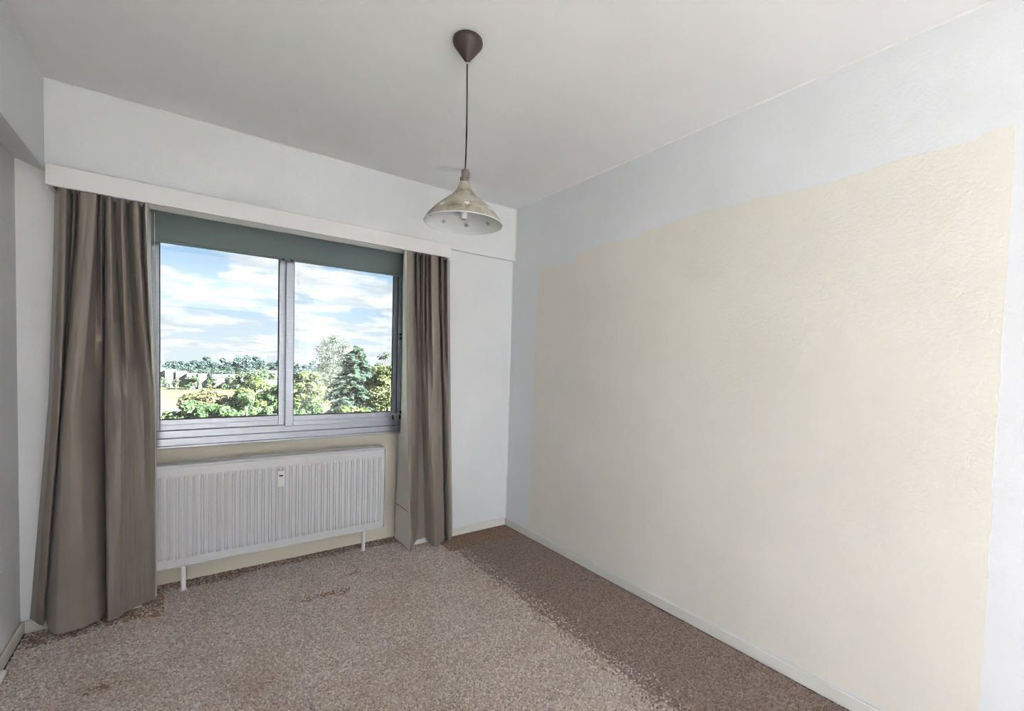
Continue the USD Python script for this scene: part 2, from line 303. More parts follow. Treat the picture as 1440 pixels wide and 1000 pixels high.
# ------------------------------------------------------------------ window
w1 = thing('window_1', label='two-pane sliding aluminium window above the radiator', cat='window', kind='structure')
FY0, FY1 = 0.135, 0.235
fr = [rbx(NL, NR, FY0+0.012, FY1, 0.79, 0.838, 0.002), rbx(NL, NR, FY0+0.040, FY1, 0.834, 0.878, 0.002), rbx(NL, NR, FY0, FY0+0.02, 0.786, 0.800, 0.002),
      rbx(NL, NR, FY0+0.02, FY1, 2.06, ZB, 0.002)]
for x0, x1 in ((NL, NL+0.032), (NR-0.030, NR)):
    fr += [rbx(x0, x1, FY0+0.02, FY1, 0.80, 2.10, 0.002)]
fr += [rbx(NR-0.042, NR-0.028, FY0+0.06, FY1, 0.87, 2.06, 0.002), rbx(NL+0.03, NL+0.044, FY0+0.06, FY1, 0.87, 2.06, 0.002)]
obj('outer_frame', cat(*fr), M['aluminium'], w1, False)
def sash(x0, x1, y0, y1, ls, rs, z0=0.878, z1=2.07):
    s = obj('sash', cat(rbx(x0, x0+ls, y0, y1, z0, z1, 0.002), rbx(x1-rs, x1, y0, y1, z0, z1, 0.002), rbx(x0+ls, x1-rs, y0, y1, z0, 0.938, 0.002),
        rbx(x0+ls, x1-rs, y0-0.002, y1, z0+0.028, z0+0.033, 0.001), rbx(x0+ls, x1-rs, y0, y1, z1-0.06, z1, 0.002)), M['aluminium'], w1, False)
    ym = (y0+y1)/2
    obj('pane', bx(x0+ls-0.008, x1-rs+0.008, ym-0.002, ym+0.002, 0.93, z1-0.05), M['window_glass'], s, False)
    obj('gasket', cat(bx(x0+ls, x1-rs, ym-0.006, ym+0.006, 0.938, 0.942), bx(x0+ls-0.001, x0+ls+0.003, ym-0.006, ym+0.006, 0.938, z1-0.06), bx(x1-rs-0.003, x1-rs+0.001, ym-0.006, ym+0.006, 0.938, z1-0.06)), M['gasket'], s, False)
sash(NL+0.034, -1.562, 0.196, 0.226, 0.030, 0.042)
sash(-1.570, NR-0.036, 0.160, 0.192, 0.044, 0.026, z0=0.872)
lock = obj('lock', cat(rbx(NR-0.026, NR-0.018, FY0+0.010, FY0+0.022, 1.40, 1.56, 0.002), rbx(NR-0.030, NR-0.014, FY0+0.0, FY0+0.02, 1.455, 1.50, 0.003)), M['steel'], w1, False, label='slim steel catch plate on the right jamb')
obj('keyhole', cat(bx(NR-0.027, NR-0.014, FY0-0.004, FY0+0.002, 1.482, 1.498), bx(NR-0.027, NR-0.014, FY0-0.004, FY0+0.002, 1.452, 1.476)), M['black_plastic'], lock, False)
lat = obj('latch', cat(rbx(-0.885, -0.845, 0.140, 0.168, 0.885, 0.925, 0.004), cyl((-0.868, 0.138, 0.912), (-0.850, 0.120, 0.935), 0.006, 10)), M['steel'], w1, False, label='small sliding window latch at the sill corner')
obj('latch_button', cat(rbx(-0.898, -0.888, 0.140, 0.165, 0.885, 0.915, 0.002), rbx(-0.856, -0.840, 0.112, 0.125, 0.928, 0.946, 0.003), rbx(-0.850, -0.838, 0.136, 0.160, 0.884, 0.915, 0.002)), M['black_plastic'], lat, False)
# frame of the added doorway behind the camera, which lets sunlight in
w2 = thing('window_2', label='wide unseen doorway added in the rear wall to let sunlight in', cat='window', kind='structure')
obj('outer_frame', cat(*[rbx(a, a+0.05, REAR-0.10, REAR-0.04, 0, DZ) for a in (DX0, DX1-0.05)], rbx(DX0, DX1, REAR-0.10, REAR-0.04, DZ-0.05, DZ), rbx(DX0, DX1, REAR-0.10, REAR-0.04, -0.003, 0.03)), M['aluminium'], w2, False)

# ------------------------------------------------------------------ pelmet, rail, blind
PX0, PX1, PYF, PZ0, PZ1 = -2.544, -0.614, -0.155, 2.0215, 2.1125
pel = thing('pelmet', label='long white wooden pelmet board above window and curtains', cat='pelmet')
obj('front_board', rbx(PX0, PX1, PYF, PYF+0.018, PZ0, PZ1, 0.002), M['pelmet_paint'], pel, False)
obj('top_board', bx(PX0+0.002, PX1-0.002, PYF+0.018, -0.001, PZ1-0.020, PZ1-0.009), M['pelmet_paint'], pel, False)
for x in (PX0+0.002, PX1-0.018):
    obj('end_board', bx(x, x+0.016, PYF+0.018, -0.001, PZ0+0.003, PZ1-0.020), M['pelmet_paint'], pel, False)
rail = thing('curtain_rail', label='slim white curtain rail tucked behind the pelmet', cat='curtain rail')
obj('track', cat(bx(PX0+0.025, PX1-0.025, -0.045, -0.022, 2.044, 2.048), bx(PX0+0.025, PX1-0.025, -0.045, -0.042, 2.034, 2.046), bx(PX0+0.025, PX1-0.025, -0.025, -0.022, 2.034, 2.046), bx(PX0+0.025, PX1-0.025, -0.035, -0.032, 2.047, 2.105)), M['white_plastic'], rail, False)
for x in np.arange(-2.50, -2.20, 0.033).tolist() + np.arange(-0.88, -0.65, 0.033).tolist():
    obj('glider', bx(x-0.003, x+0.003, -0.036, -0.030, 2.030, 2.046), M['white_plastic'], rail, False)
bl = thing('roller_blind', label='grey green roller blind pulled a little down the window', cat='roller blind')
BX0, BX1, BY = -2.232, -0.838, 0.118
zz = np.linspace(1.905, 2.085, 14); xx = np.linspace(BX0, BX1, 60)
bv = [(x, BY + 0.002*math.sin(x*7+k*0.4) + off, z) for off in (0, 0.0012) for k, z in enumerate(zz) for x in xx]
g0 = grid_faces(14, 60); obj('fabric', (np.array(bv), np.vstack([g0, g0[:, ::-1]+14*60])), M['blind_fabric'], bl, True)
obj('bottom_bar', rbx(BX0, BX1, BY-0.006, BY+0.008, 1.893, 1.909, 0.003), M['blind_fabric'], bl, False)
obj('fascia', rbx(BX0, BX1, 0.080, 0.092, 2.050, 2.098, 0.002), M['white_plastic'], bl, False, label='slim white cover above the blind')
rol = obj('roller', cyl((BX0, BY+0.012, 2.095), (BX1, BY+0.012, 2.095), 0.018, 20), M['blind_fabric'], bl)
for x0_, x1_ in ((-1.600, -1.588), (-1.558, -1.540)):
    obj('clip', bx(x0_, x1_, BY-0.010, BY-0.004, 1.890, 1.902), M['black_plastic'], bl, False, label='small dark clip under the blind bar')
ch = [(-2.196 + 0.008*s, 0.02, z) for s, zs in ((1, np.linspace(2.02, 0.66, 30)), (-1, np.linspace(0.66, 2.02, 30))) for z in zs]
ch[30:30] = [(-2.196 + 0.008*math.cos(a), 0.02, 0.66 - 0.012*math.sin(a)) for a in np.linspace(0.3, 2.84, 8)]
obj('pull_cord', tube(ch, 0.0014, 6), M['white_plastic'], bl, True, label='thin white looped pull cord beside the left curtain')

# ------------------------------------------------------------------ curtains: columns of (x, y) at the rail, half way and the hem
LEFT_COLS = [(-2.538,-0.006,-2.563,-0.02,-2.629,-0.01),(-2.503,-0.126,-2.536,-0.1,-2.604,-0.059),(-2.48,-0.135,-2.51,-0.123,-2.578,-0.082),(-2.48,-0.006,-2.522,0.0,-2.58,-0.02),(-2.457,-0.12,-2.511,-0.061,-2.567,-0.065),(-2.464,-0.006,-2.501,-0.115,-2.549,-0.122),(-2.437,-0.132,-2.492,-0.154,-2.524,-0.151),(-2.412,-0.138,-2.468,-0.169,-2.481,-0.151),(-2.384,-0.135,-2.442,-0.154,-2.431,-0.139),(-2.394,-0.006,-2.408,-0.092,-2.392,-0.105),(-2.371,-0.12,-2.382,-0.02,-2.37,-0.053),(-2.372,-0.006,-2.377,0.01,-2.372,-0.01),(-2.352,-0.123,-2.357,-0.115,-2.354,-0.139),(-2.337,-0.129,-2.33,-0.139,-2.332,-0.134),(-2.341,-0.006,-2.302,-0.146,-2.311,-0.111),(-2.329,-0.006,-2.301,-0.069,-2.298,-0.082),(-2.306,-0.123,-2.287,-0.053,-2.279,-0.059),(-2.294,-0.117,-2.27,-0.035,-2.261,-0.047),(-2.29,-0.006,-2.251,-0.03,-2.243,-0.03),(-2.263,-0.123,-2.229,-0.035,-2.224,-0.02),(-2.243,-0.126,-2.204,-0.061,-2.205,-0.01),(-2.241,0.02,-2.193,-0.053,-2.192,0.005),(-2.215,-0.117,-2.186,-0.02,-2.187,0.03),(-2.21,0.02,-2.186,0.01,-2.186,0.05)]
RIGHT_COLS = [(-0.884,0.02,-0.877,0.01,-0.887,0.08),(-0.929,-0.114,-0.877,-0.03,-0.865,-0.01),(-0.92,-0.129,-0.884,-0.092,-0.849,-0.111),(-0.898,-0.132,-0.855,-0.1,-0.831,-0.093),(-0.876,-0.126,-0.818,-0.084,-0.81,-0.065),(-0.815,-0.006,-0.776,-0.02,-0.77,-0.02),(-0.847,-0.123,-0.753,0.01,-0.72,0.01),(-0.775,-0.006,-0.741,0.0,-0.693,0.01),(-0.804,-0.126,-0.752,-0.061,-0.7,-0.03),(-0.739,-0.006,-0.75,-0.092,-0.701,-0.07),(-0.778,-0.12,-0.741,-0.108,-0.698,-0.099),(-0.714,-0.006,-0.723,-0.115,-0.693,-0.122),(-0.749,-0.123,-0.702,-0.115,-0.684,-0.139),(-0.727,-0.132,-0.676,-0.115,-0.644,-0.122),(-0.7,-0.123,-0.642,-0.1,-0.595,-0.099),(-0.634,-0.006,-0.588,-0.01,-0.551,-0.02),(-0.672,-0.126,-0.603,-0.076,-0.566,-0.087),(-0.592,-0.006,-0.598,-0.1,-0.561,-0.111),(-0.628,-0.123,-0.578,-0.092,-0.538,-0.099),(-0.55,-0.006,-0.527,-0.02,-0.487,-0.02)]
def catmull(p, per):
    p = np.asarray(p, float); q = np.vstack([2*p[:1]-p[1:2], p, 2*p[-1:]-p[-2:-1]]); out = []
    for i in range(1, len(q)-2):
        for t in np.arange(per)/per:
            a, b, c, d = q[i-1], q[i], q[i+1], q[i+2]; k = 0.42
            m1, m2 = k*(c-a)/2, k*(d-b)/2
            out.append((2*t**3-3*t**2+1)*b + (t**3-2*t**2+t)*m1 + (-2*t**3+3*t**2)*c + (t**3-t**2)*m2)
    return np.array(out + [p[-1]])
def curtain_mesh(cols, ztop, zmid, zbot, seed):
    C = np.array(cols); nz = 110; per = 8; rows = []
    zb = catmull(np.array([[z] for z in zbot]), per)[:, 0]
    top, mid, bot = (catmull(C[:, k:k+2], per) for k in (0, 2, 4))
    for k in range(nz+1):
        s = k/nz                                   # 0 at the rail, 1 at the hem; Lagrange through the three given sections, eased
        z = ztop + (zb - ztop)*s
        t = np.clip((ztop-z)/(ztop-zmid), 0, 2); a = np.clip(t, 0, 1)[:, None]; b = np.clip(t-1, 0, 1)[:, None]
        ea, eb = a**1.25, b
        xy = np.where(t[:, None] <= 1, top*(1-ea)+mid*ea, mid*(1-eb)+bot*eb)
        wob = 0.006*(meshkit.fbm(np.stack([np.arange(len(z))*0.16, z*3.0, np.full(len(z), seed)], 1), 3, seed)-0.5)*min(1, s*4)
        wob2 = 0.004*(meshkit.fbm(np.stack([np.arange(len(z))*0.4, z*9.0, np.full(len(z), seed+4.0)], 1), 3, seed+2)-0.5)*min(1, s*4)
        rows.append(np.stack([xy[:, 0], xy[:, 1]+wob+wob2, z], 1))
    v = np.array(rows); nu = v.shape[1]
    behind = (v[..., 0] < NL+0.004) | (v[..., 0] > NR-0.004)
    v[..., 1] = np.where(behind, np.minimum(v[..., 1], -0.004), v[..., 1])
    low = behind & (v[..., 2] < BH+0.02)
    v[..., 1] = np.where(low, np.minimum(v[..., 1], -0.018), v[..., 1])
    flat = v.reshape(-1, 3); f = grid_faces(nz+1, nu)
    m = trimesh.Trimesh(flat, f, process=False); n = m.vertex_normals
    th = 0.0009
    sgn = 1
    n_b = nz+1
    edge_ids = [i*nu for i in range(n_b)] + [nz*nu+j for j in range(1, nu)] + [i*nu+nu-1 for i in range(nz-1, -1, -1)] + [j for j in range(nu-2, 0, -1)]
    N = len(flat); e = np.array(edge_ids); e2 = np.roll(e, -1)
    side = np.vstack([np.stack([e, e2, e2+N], 1), np.stack([e, e2+N, e+N], 1)])
    out = trimesh.Trimesh(np.vstack([flat+n*th, flat-n*th]), np.vstack([f, f[:, ::-1]+N, side]), process=False)
    return out, v
def curtain(cols, zmid, zbot, seed, label):
    c = thing('curtain', label=label, cat='curtain', group='pair of taupe curtains')
    m, v = curtain_mesh(cols, 2.033, zmid, zbot, seed)
    obj('drape', m, M['curtain_satin'], c, True)
    return c, v
def lit_lining(c, v, j0, j1, side):
    sub = v[:, j0:j1]; nz, nu = sub.shape[:2]; flat = sub.reshape(-1, 3); f = grid_faces(nz, nu)
    n = trimesh.Trimesh(flat, f, process=False).vertex_normals*side; N = len(flat)
    e = np.array([j for j in range(nu)] + [i*nu+nu-1 for i in range(1, nz)] + [(nz-1)*nu+j for j in range(nu-2, -1, -1)] + [i*nu for i in range(nz-2, 0, -1)]); e2 = np.roll(e, -1)
    m = trimesh.Trimesh(np.vstack([flat+n*0.0012, flat+n*0.0026]), np.vstack([f[:, ::-1], f+N, np.stack([e, e2, e2+N], 1), np.stack([e, e2+N, e+N], 1)]), process=False)
    m.fix_normals(); obj('lit_lining', m, M['curtain_lit_lining'], c, True, label='paler lined edge of the curtain, window light put into its colour')
zl = [0.066, 0.064, 0.05, 0.05, 0.045, 0.04] + [0.024]*12 + [0.022]*6
LSIDE = -1
cl, vl = curtain(LEFT_COLS, 1.06, zl, 3, 'wide taupe satin curtain in the left corner, flaring at its hem')
zr = [0.045, 0.03, 0.010, 0.012, 0.02, 0.035, 0.04, 0.04, 0.035, 0.03, 0.025, 0.016, 0.012, 0.014, 0.02, 0.03, 0.02, 0.02, 0.022, 0.024]
cr, vr = curtain(RIGHT_COLS, 1.06, zr, 11, 'narrow taupe satin curtain right of the window with a stitched hem line')
lit_lining(cr, vr, 0, 17, LSIDE); lit_lining(cl, vl, vl.shape[1]-12, vl.shape[1], LSIDE)  # pale edge strips: window light on the cloth is put into their colour
row = np.argmin(np.abs(vr[:, 6, 2]-0.282)); seam = vr[row, 0:14].copy(); seam[:, 0] -= 0.0016; seam[:, 1] -= 0.0008
obj('hem_seam', tube(seam, 0.0026, 6), M['cord_rubber'], cr, True, label='dark stitched hem line on the inner fold')

# ------------------------------------------------------------------ radiator
RX0, RX1, RZ0, RZ1, RY0, RY1 = -2.20, -0.974, 0.150, 0.708, 0.042, 0.150
rad = thing('radiator', label='white ribbed panel radiator in the recess under the window', cat='radiator')
def ribbed_panel(y, flip):
    pitch = 0.0362; n = int((RX1-RX0-0.03)//pitch); x0 = RX0+0.012+((RX1-RX0-0.024)-n*pitch)/2
    xs, ys = [RX0+0.006], [0.0]
    for k in range(n):
        a = x0+k*pitch
        for t, d in ((0.00, 0), (0.16, 0), (0.24, 1), (0.40, 1), (0.47, 0.25), (0.53, 0.25), (0.60, 1), (0.76, 1), (0.84, 0), (0.999, 0)):
            xs.append(a+t*pitch); ys.append(d)
    xs.append(RX1-0.006); ys.append(0.0)
    zs = [RZ0+0.006, RZ0+0.045, RZ0+0.058, RZ1-0.075, RZ1-0.062, RZ1-0.012]; amp = [0, 0, 1, 1, 0, 0]
    v = np.array([(x, y + flip*0.0085*(1-d*am) - flip*0.0, z) if False else (x, y + flip*(-0.0075)*d*am, z) for z, am in zip(zs, amp) for x, d in zip(xs, ys)])
    nx = len(xs); f = grid_faces(len(zs), nx)
    vb = v.copy(); vb[:, 1] = y + 0.012*flip; N = len(v)
    e = [j for j in range(nx)] + [i*nx+nx-1 for i in range(1, len(zs))] + [(len(zs)-1)*nx+j for j in range(nx-2, -1, -1)] + [i*nx for i in range(len(zs)-2, 0, -1)]
    e = np.array(e); e2 = np.roll(e, -1)
    m = trimesh.Trimesh(np.vstack([v, vb]), np.vstack([f, f[:, ::-1]+N, np.stack([e, e2, e2+N], 1), np.stack([e, e2+N, e+N], 1)]), process=False)
    m.fix_normals(); return m
obj('front_panel', ribbed_panel(RY0+0.008, 1), M['radiator_enamel'], rad, 25)
obj('back_panel', bx(RX0+0.006, RX1-0.006, RY1-0.016, RY1-0.004, RZ0+0.006, RZ1-0.012), M['radiator_enamel'], rad, False)
obj('casing', cat(rbx(RX0, RX0+0.004, RY0, RY1, RZ0, RZ1-0.004, 0.0015), rbx(RX1-0.004, RX1, RY0, RY1, RZ0, RZ1-0.004, 0.0015),
    rbx(RX0, RX1, RY0+0.004, RY0+0.016, RZ0-0.002, RZ0+0.006, 0.0015)), M['radiator_enamel'], rad, False)
gr = [rbx(RX0, RX1, RY0, RY0+0.012, RZ1-0.014, RZ1, 0.004), rbx(RX0, RX1, RY1-0.014, RY1, RZ1-0.014, RZ1, 0.004), bx(RX0+0.002, RX1-0.002, RY0+0.016, RY1-0.018, RZ1-0.010, RZ1-0.005)]
obj('top_grille', cat(*gr), M['radiator_enamel'], rad, False)
for x in (-2.072, -1.104):
    p = obj('pipe', cyl((x, 0.085, 0.0), (x, 0.085, RZ0+0.004), 0.0115, 20), M['gloss_white'], rad, 40, label='short white supply pipe from radiator to floor')
    obj('pipe_collar', lathe([(0.0, 0.0), (0.017, 0.0), (0.017, 0.005), (0.0125, 0.008), (0.0, 0.008)], 24, (x, 0.085, 0.0)), M['gloss_white'], p, 40)
for x in (-2.0, -1.2):
    obj('bracket', bx(x, x+0.03, RY1-0.006, ND-0.004, 0.25, 0.62), M['steel'], rad, False)
mt = obj('heat_meter', cat(rbx(-1.629, -1.593, 0.018, 0.046, 0.528, 0.620, 0.004), rbx(-1.630, -1.592, 0.015, 0.046, 0.608, 0.624, 0.003)), M['white_plastic'], rad, False, label='small white heat cost meter clipped on the radiator')
obj('display', bx(-1.620, -1.601, 0.0168, 0.019, 0.591, 0.600), M['black_plastic'], mt, False, label='tiny black display window')
obj('printed_mark', cat(*[bx(-1.617+k*0.003, -1.6145+k*0.003, 0.0172, 0.019, 0.578+0.003*math.sin(k*0.78), 0.5795+0.003*math.sin(k*0.78)) for k in range(5)]), M['steel'], mt, False)

# ------------------------------------------------------------------ pendant lamp
LX, LY = -1.220, -1.470
lamp = thing('pendant_lamp', label='pendant lamp with a mottled glass shade hanging from the ceiling', cat='pendant lamp')
can = obj('canopy', lathe([(0, 0), (0.050, 0.0), (0.0545, -0.004), (0.056, -0.012), (0.054, -0.021), (0.048, -0.030), (0.008, -0.083), (0.005, -0.087), (0, -0.088)], 48, (LX, LY, H)), M['brown_plastic'], lamp, 35, label='dark brown conical ceiling cup')
obj('cord_grip', cat(cyl((LX-0.002, LY, H-0.085), (LX+0.012, LY-0.006, H-0.089), 0.0014, 8), lathe([(0, 0), (0.005, 0), (0.005, -0.006), (0, -0.006)], 16, (LX, LY, H-0.084))), M['white_plastic'], can)
obj('cord', tube([(LX+0.004*math.sin((2.43-z)*7)*math.exp(-0.0*z)*0.6, LY+0.002*math.sin(z*11), z) for z in np.linspace(2.437, 2.035, 30)], 0.0028, 10), M['cord_rubber'], lamp, True, label='thin black hanging cord')
ZS = 1.990                                          # top of the shade
sk = obj('lamp_holder', cat(lathe([(0, 0.046), (0.011, 0.046), (0.013, 0.042), (0.0135, 0.0), (0.0125, -0.012), (0, -0.012)], 28, (LX, LY, ZS)),
    rbx(LX-0.004, LX+0.010, LY-0.016, LY-0.010, ZS+0.015, ZS+0.046, 0.001)), M['socket_plastic'], lamp, 35, label='grey brown plastic lamp holder')
for s, zt in ((1, 0.040), (-1, 0.020)):
    obj('clip', trimesh.convex.convex_hull(np.array([(LX+s*0.010*0.8+sx, LY-s*0.010*0.6+sy, ZS+zt-dz) for sx in (-0.002, 0.002) for sy in (-0.003, 0.003) for dz in (0.0, 0.028)] + [(LX+s*0.019*0.8, LY-s*0.019*0.6, ZS+zt)])), M['socket_plastic'], sk, False)
def shade_radius(d):
    """Outer radius of the bell shade at depth d (0 to 1) below its neck."""
    ks = np.array([(0, 0.018), (0.06, 0.0205), (0.15, 0.026), (0.28, 0.040), (0.40, 0.060), (0.52, 0.083), (0.64, 0.104), (0.76, 0.122), (0.88, 0.137), (1.0, 0.1475)])
    from scipy.interpolate import PchipInterpolator
    return PchipInterpolator(ks[:, 0], ks[:, 1])(d)
SHH = 0.155; ds = np.linspace(0, 1, 40)
mat('shade_glass', {
    'g': ('geometry', {}), 'n': ('noise_texture', {'scale': 16.0, 'detail': 5.0, 'roughness': 0.65, 'distortion': 0.6}),
    'r': ('rgb_ramp', {'ramp': [(0.30, lin(142, 130, 110)), (0.5, lin(198, 189, 170)), (0.70, lin(218, 213, 200))]}),
    'p': ('principled_bsdf', {'roughness': 0.18, 'coat_weight': 0.3}), 't': ('translucent_bsdf', {}), 'x': ('mix_closure', {'fac': 0.35})},
    [('g.position', 'n.vector'), ('n.fac', 'r.fac'), ('r.color', 'p.base_color'), ('r.color', 't.color'), ('p.BSDF', 'x.closure1'), ('t.BSDF', 'x.closure2')], 'x.closure')
mat('shade_white', {'p': ('principled_bsdf', {'base_color': (0.88, 0.91, 0.93), 'roughness': 0.15, 'coat_weight': 0.3}), 't': ('translucent_bsdf', {'color': (0.85, 0.87, 0.86)}), 'x': ('mix_closure', {'fac': 0.35})},
    [('p.BSDF', 'x.closure1'), ('t.BSDF', 'x.closure2')], 'x.closure')
plain('star_pale', lin(245, 244, 238), 0.25)
plain('star_grey', lin(150, 148, 140), 0.3)
outer = [(float(shade_radius(d)), -SHH*d) for d in ds]; inner = [(max(r-0.003, 0.001), z) for r, z in outer]
shade = obj('shade', lathe(outer + [(outer[-1][0]-0.0015, -SHH-0.0015)] + [(r-0.0015, z) for r, z in outer[::-1]] , 72, (LX, LY, ZS)), M['shade_glass'], lamp, 40, label='bell shaped mottled cream glass shade with stars')
obj('shade_inside', lathe([(r-0.0018, z) for r, z in outer] + [(r-0.0032, z) for r, z in outer[::-1]], 72, (LX, LY, ZS)), M['shade_white'], shade, 40, label='white glazed inside of the shade')
obj('rim', tube([(LX+0.1467*math.cos(a), LY+0.1467*math.sin(a), ZS-SHH) for a in np.linspace(0, 2*np.pi, 72, endpoint=False)], 0.0022, 8, closed=True), M['shade_white'], shade, True)
def star(ang, dc, size, side, spin):
    pts = []
    for k in range(10):
        rr = size if k % 2 == 0 else size*0.45; a = spin + k*math.pi/5
        pts.append((rr*math.cos(a), rr*math.sin(a)))
    v = []
    for off in (0.0, 0.0016):
        for (p, q) in pts + [(0, 0)]:
            d = dc + q/(SHH*1.35); r = float(shade_radius(min(max(d, 0), 1))); r = r + off*1.0 - 0.0002 if side > 0 else r - 0.0030 - off
            th = ang + p/max(r, 0.03); v.append((LX+r*math.cos(th), LY+r*math.sin(th), ZS-SHH*d))
    f = []
    for k in range(10):
        k2 = (k+1) % 10; f += [[k, k2, 10], [11+k2, 11+k, 21], [k, 11+k, 11+k2], [k, 11+k2, k2]]
    m = trimesh.Trimesh(np.array(v), f, process=False); m.fix_normals(); return m
for k in range(8):
    a = -2.15 + k*math.pi/4
    obj('star', star(a+0.18, 0.74, 0.015, 1, 0.3+k), M['star_pale'], shade, False)
for k in range(8):
    a = -2.15 + k*math.pi/4
    obj('star_inside', star(a, 0.80, 0.0125, -1, 0.3+k), M['star_grey'], shade, False)
obj('bulb', lathe([(0, -0.010), (0.012, -0.010), (0.012, -0.055), (0.0135, -0.060), (0.0135, -0.132), (0.012, -0.138), (0, -0.140)], 24, (LX, LY, ZS)), M['white_plastic'], lamp, 40, label='slim white bulb inside the shade')

# white piece on the carpet at the left edge
cp = trimesh.creation.capsule(height=0.16, radius=0.0112, count=[16, 24]); cp.apply_transform(trimesh.transformations.rotation_matrix(math.pi/2, [1, 0, 0])); cp.apply_translation([0, -cp.bounds.mean(0)[1], 0])
cp.apply_scale([1.0, 1.0, 1.1]); cp.apply_translation([-2.6372, -0.455, 0.0165])
obj('plastic_piece', cp, M['white_plastic'], None, True, label='small rounded white plastic piece lying against the left baseboard', cat='plastic piece')

# ------------------------------------------------------------------ outside
GZ = -13.7
def ground_mat(name, c1, c2, scale, stretch):
    mat(name, {'g': ('geometry', {}), 'mp': ('mapping', {'scale': stretch}), 'n': ('noise_texture', {'scale': scale, 'detail': 6.0, 'roughness': 0.65}),
        'r': ('rgb_ramp', {'ramp': [(0.32, c1), (0.68, c2)]}), 'p': ('principled_bsdf', {'roughness': 0.95, 'specular_ior_level': 0.1})},
        [('g.position', 'mp.vector'), ('mp.vector', 'n.vector'), ('n.fac', 'r.fac'), ('r.color', 'p.base_color')], 'p.BSDF')
ground_mat('meadow', (0.031, 0.045, 0.016), (0.062, 0.072, 0.027), 0.05, (1, 1, 1))
ground_mat('straw', (0.062, 0.054, 0.029), (0.078, 0.070, 0.041), 0.25, (0.05, 1, 1))
ground_mat('mown_grass', (0.050, 0.057, 0.022), (0.072, 0.075, 0.030), 0.30, (0.03, 1, 1))
plain('concrete', (0.30, 0.295, 0.28), 0.8)
plain('render_white', (0.085, 0.085, 0.088), 0.8)
plain('render_cream', (0.072, 0.065, 0.057), 0.8)
plain('roof_grey', (0.07, 0.07, 0.077), 0.7)
plain('roof_pale', (0.070, 0.070, 0.073), 0.6)
plain('dark_opening', (0.03, 0.032, 0.04), 0.4)
plain('bark', (0.09, 0.07, 0.055), 0.9)
struct('ground', trimesh.convex.convex_hull(np.array([(x, y, z) for x in (-600, 600) for y, z in ((-600, GZ), (345, GZ), (600, GZ-60), (-600, GZ-60))])), M['meadow'], 'wide green ground seen through the window below the trees', 'ground')
struct('added_slab', cat(bx(WL-0.2, 0.2, REAR-2.0, REAR-0.2, -0.25, -0.05), bx(WL-0.2, 0.2, REAR-2.1, REAR-2.0, -0.25, 0.9)), M['concrete'], 'unseen pale concrete slab added outside the rear doorway to bounce sunlight', 'added_slab')  # out of view, added to reflect sunlight in through the rear doorway
def slab(pts, z0, z1):
    m = trimesh.creation.extrude_polygon(Polygon(pts), z1-z0, engine='earcut'); m.apply_translation([0, 0, z0]); return m
struct('field', slab([(-90, 100), (24, 100), (20, 186), (-90, 196)], GZ, GZ+0.06), M['straw'], 'tan stubble field beyond the near trees, left pane', 'field')
struct('field', slab([(-90, 196), (20, 186), (27, 222), (10, 234), (-90, 234)], GZ, GZ+0.08), M['mown_grass'], 'yellow green mown strip in front of the white buildings', 'field')

def leaf_mat(name, dark, mid, light, trans=0.25):
    mat(name, {'at': ('attribute', {'attribute': 'tone'}), 'r': ('rgb_ramp', {'ramp': [(0.0, dark), (0.5, mid), (1.0, light)]}),
        'd': ('principled_bsdf', {'roughness': 0.55, 'specular_ior_level': 0.3}), 't': ('translucent_bsdf', {}), 'x': ('mix_closure', {'fac': trans})},
        [('at.fac', 'r.fac'), ('r.color', 'd.base_color'), ('r.color', 't.color'), ('d.BSDF', 'x.closure1'), ('t.BSDF', 'x.closure2')], 'x.closure')
leaf_mat('leaf_green', (0.0475, 0.0802, 0.0285), (0.0619, 0.1045, 0.0372), (0.0806, 0.1361, 0.0484), 0.55)
leaf_mat('leaf_lime', (0.0713, 0.0921, 0.0297), (0.0929, 0.1200, 0.0387), (0.1210, 0.1562, 0.0504), 0.55)
leaf_mat('leaf_yellow', (0.0772, 0.0832, 0.0368), (0.1006, 0.1084, 0.0480), (0.1310, 0.1411, 0.0625), 0.55)
leaf_mat('leaf_rust', (0.0653, 0.0594, 0.0261), (0.0851, 0.0774, 0.0340), (0.1109, 0.1008, 0.0444), 0.55)
leaf_mat('leaf_silver', (0.0475, 0.0713, 0.0475), (0.0619, 0.0929, 0.0619), (0.0806, 0.1210, 0.0806), 0.55)
leaf_mat('leaf_grey', (0.0505, 0.0571, 0.0404), (0.0658, 0.0743, 0.0527), (0.0857, 0.0968, 0.0686), 0.55)
leaf_mat('leaf_far', (0.0249, 0.0392, 0.0345), (0.0325, 0.0511, 0.0449), (0.0423, 0.0665, 0.0585), 0.55)  # bluish cast of distance haze is put into the leaf colour
leaf_mat('leaf_far_pale', (0.0439, 0.0594, 0.0320), (0.0572, 0.0774, 0.0418), (0.0746, 0.1008, 0.0544), 0.55)

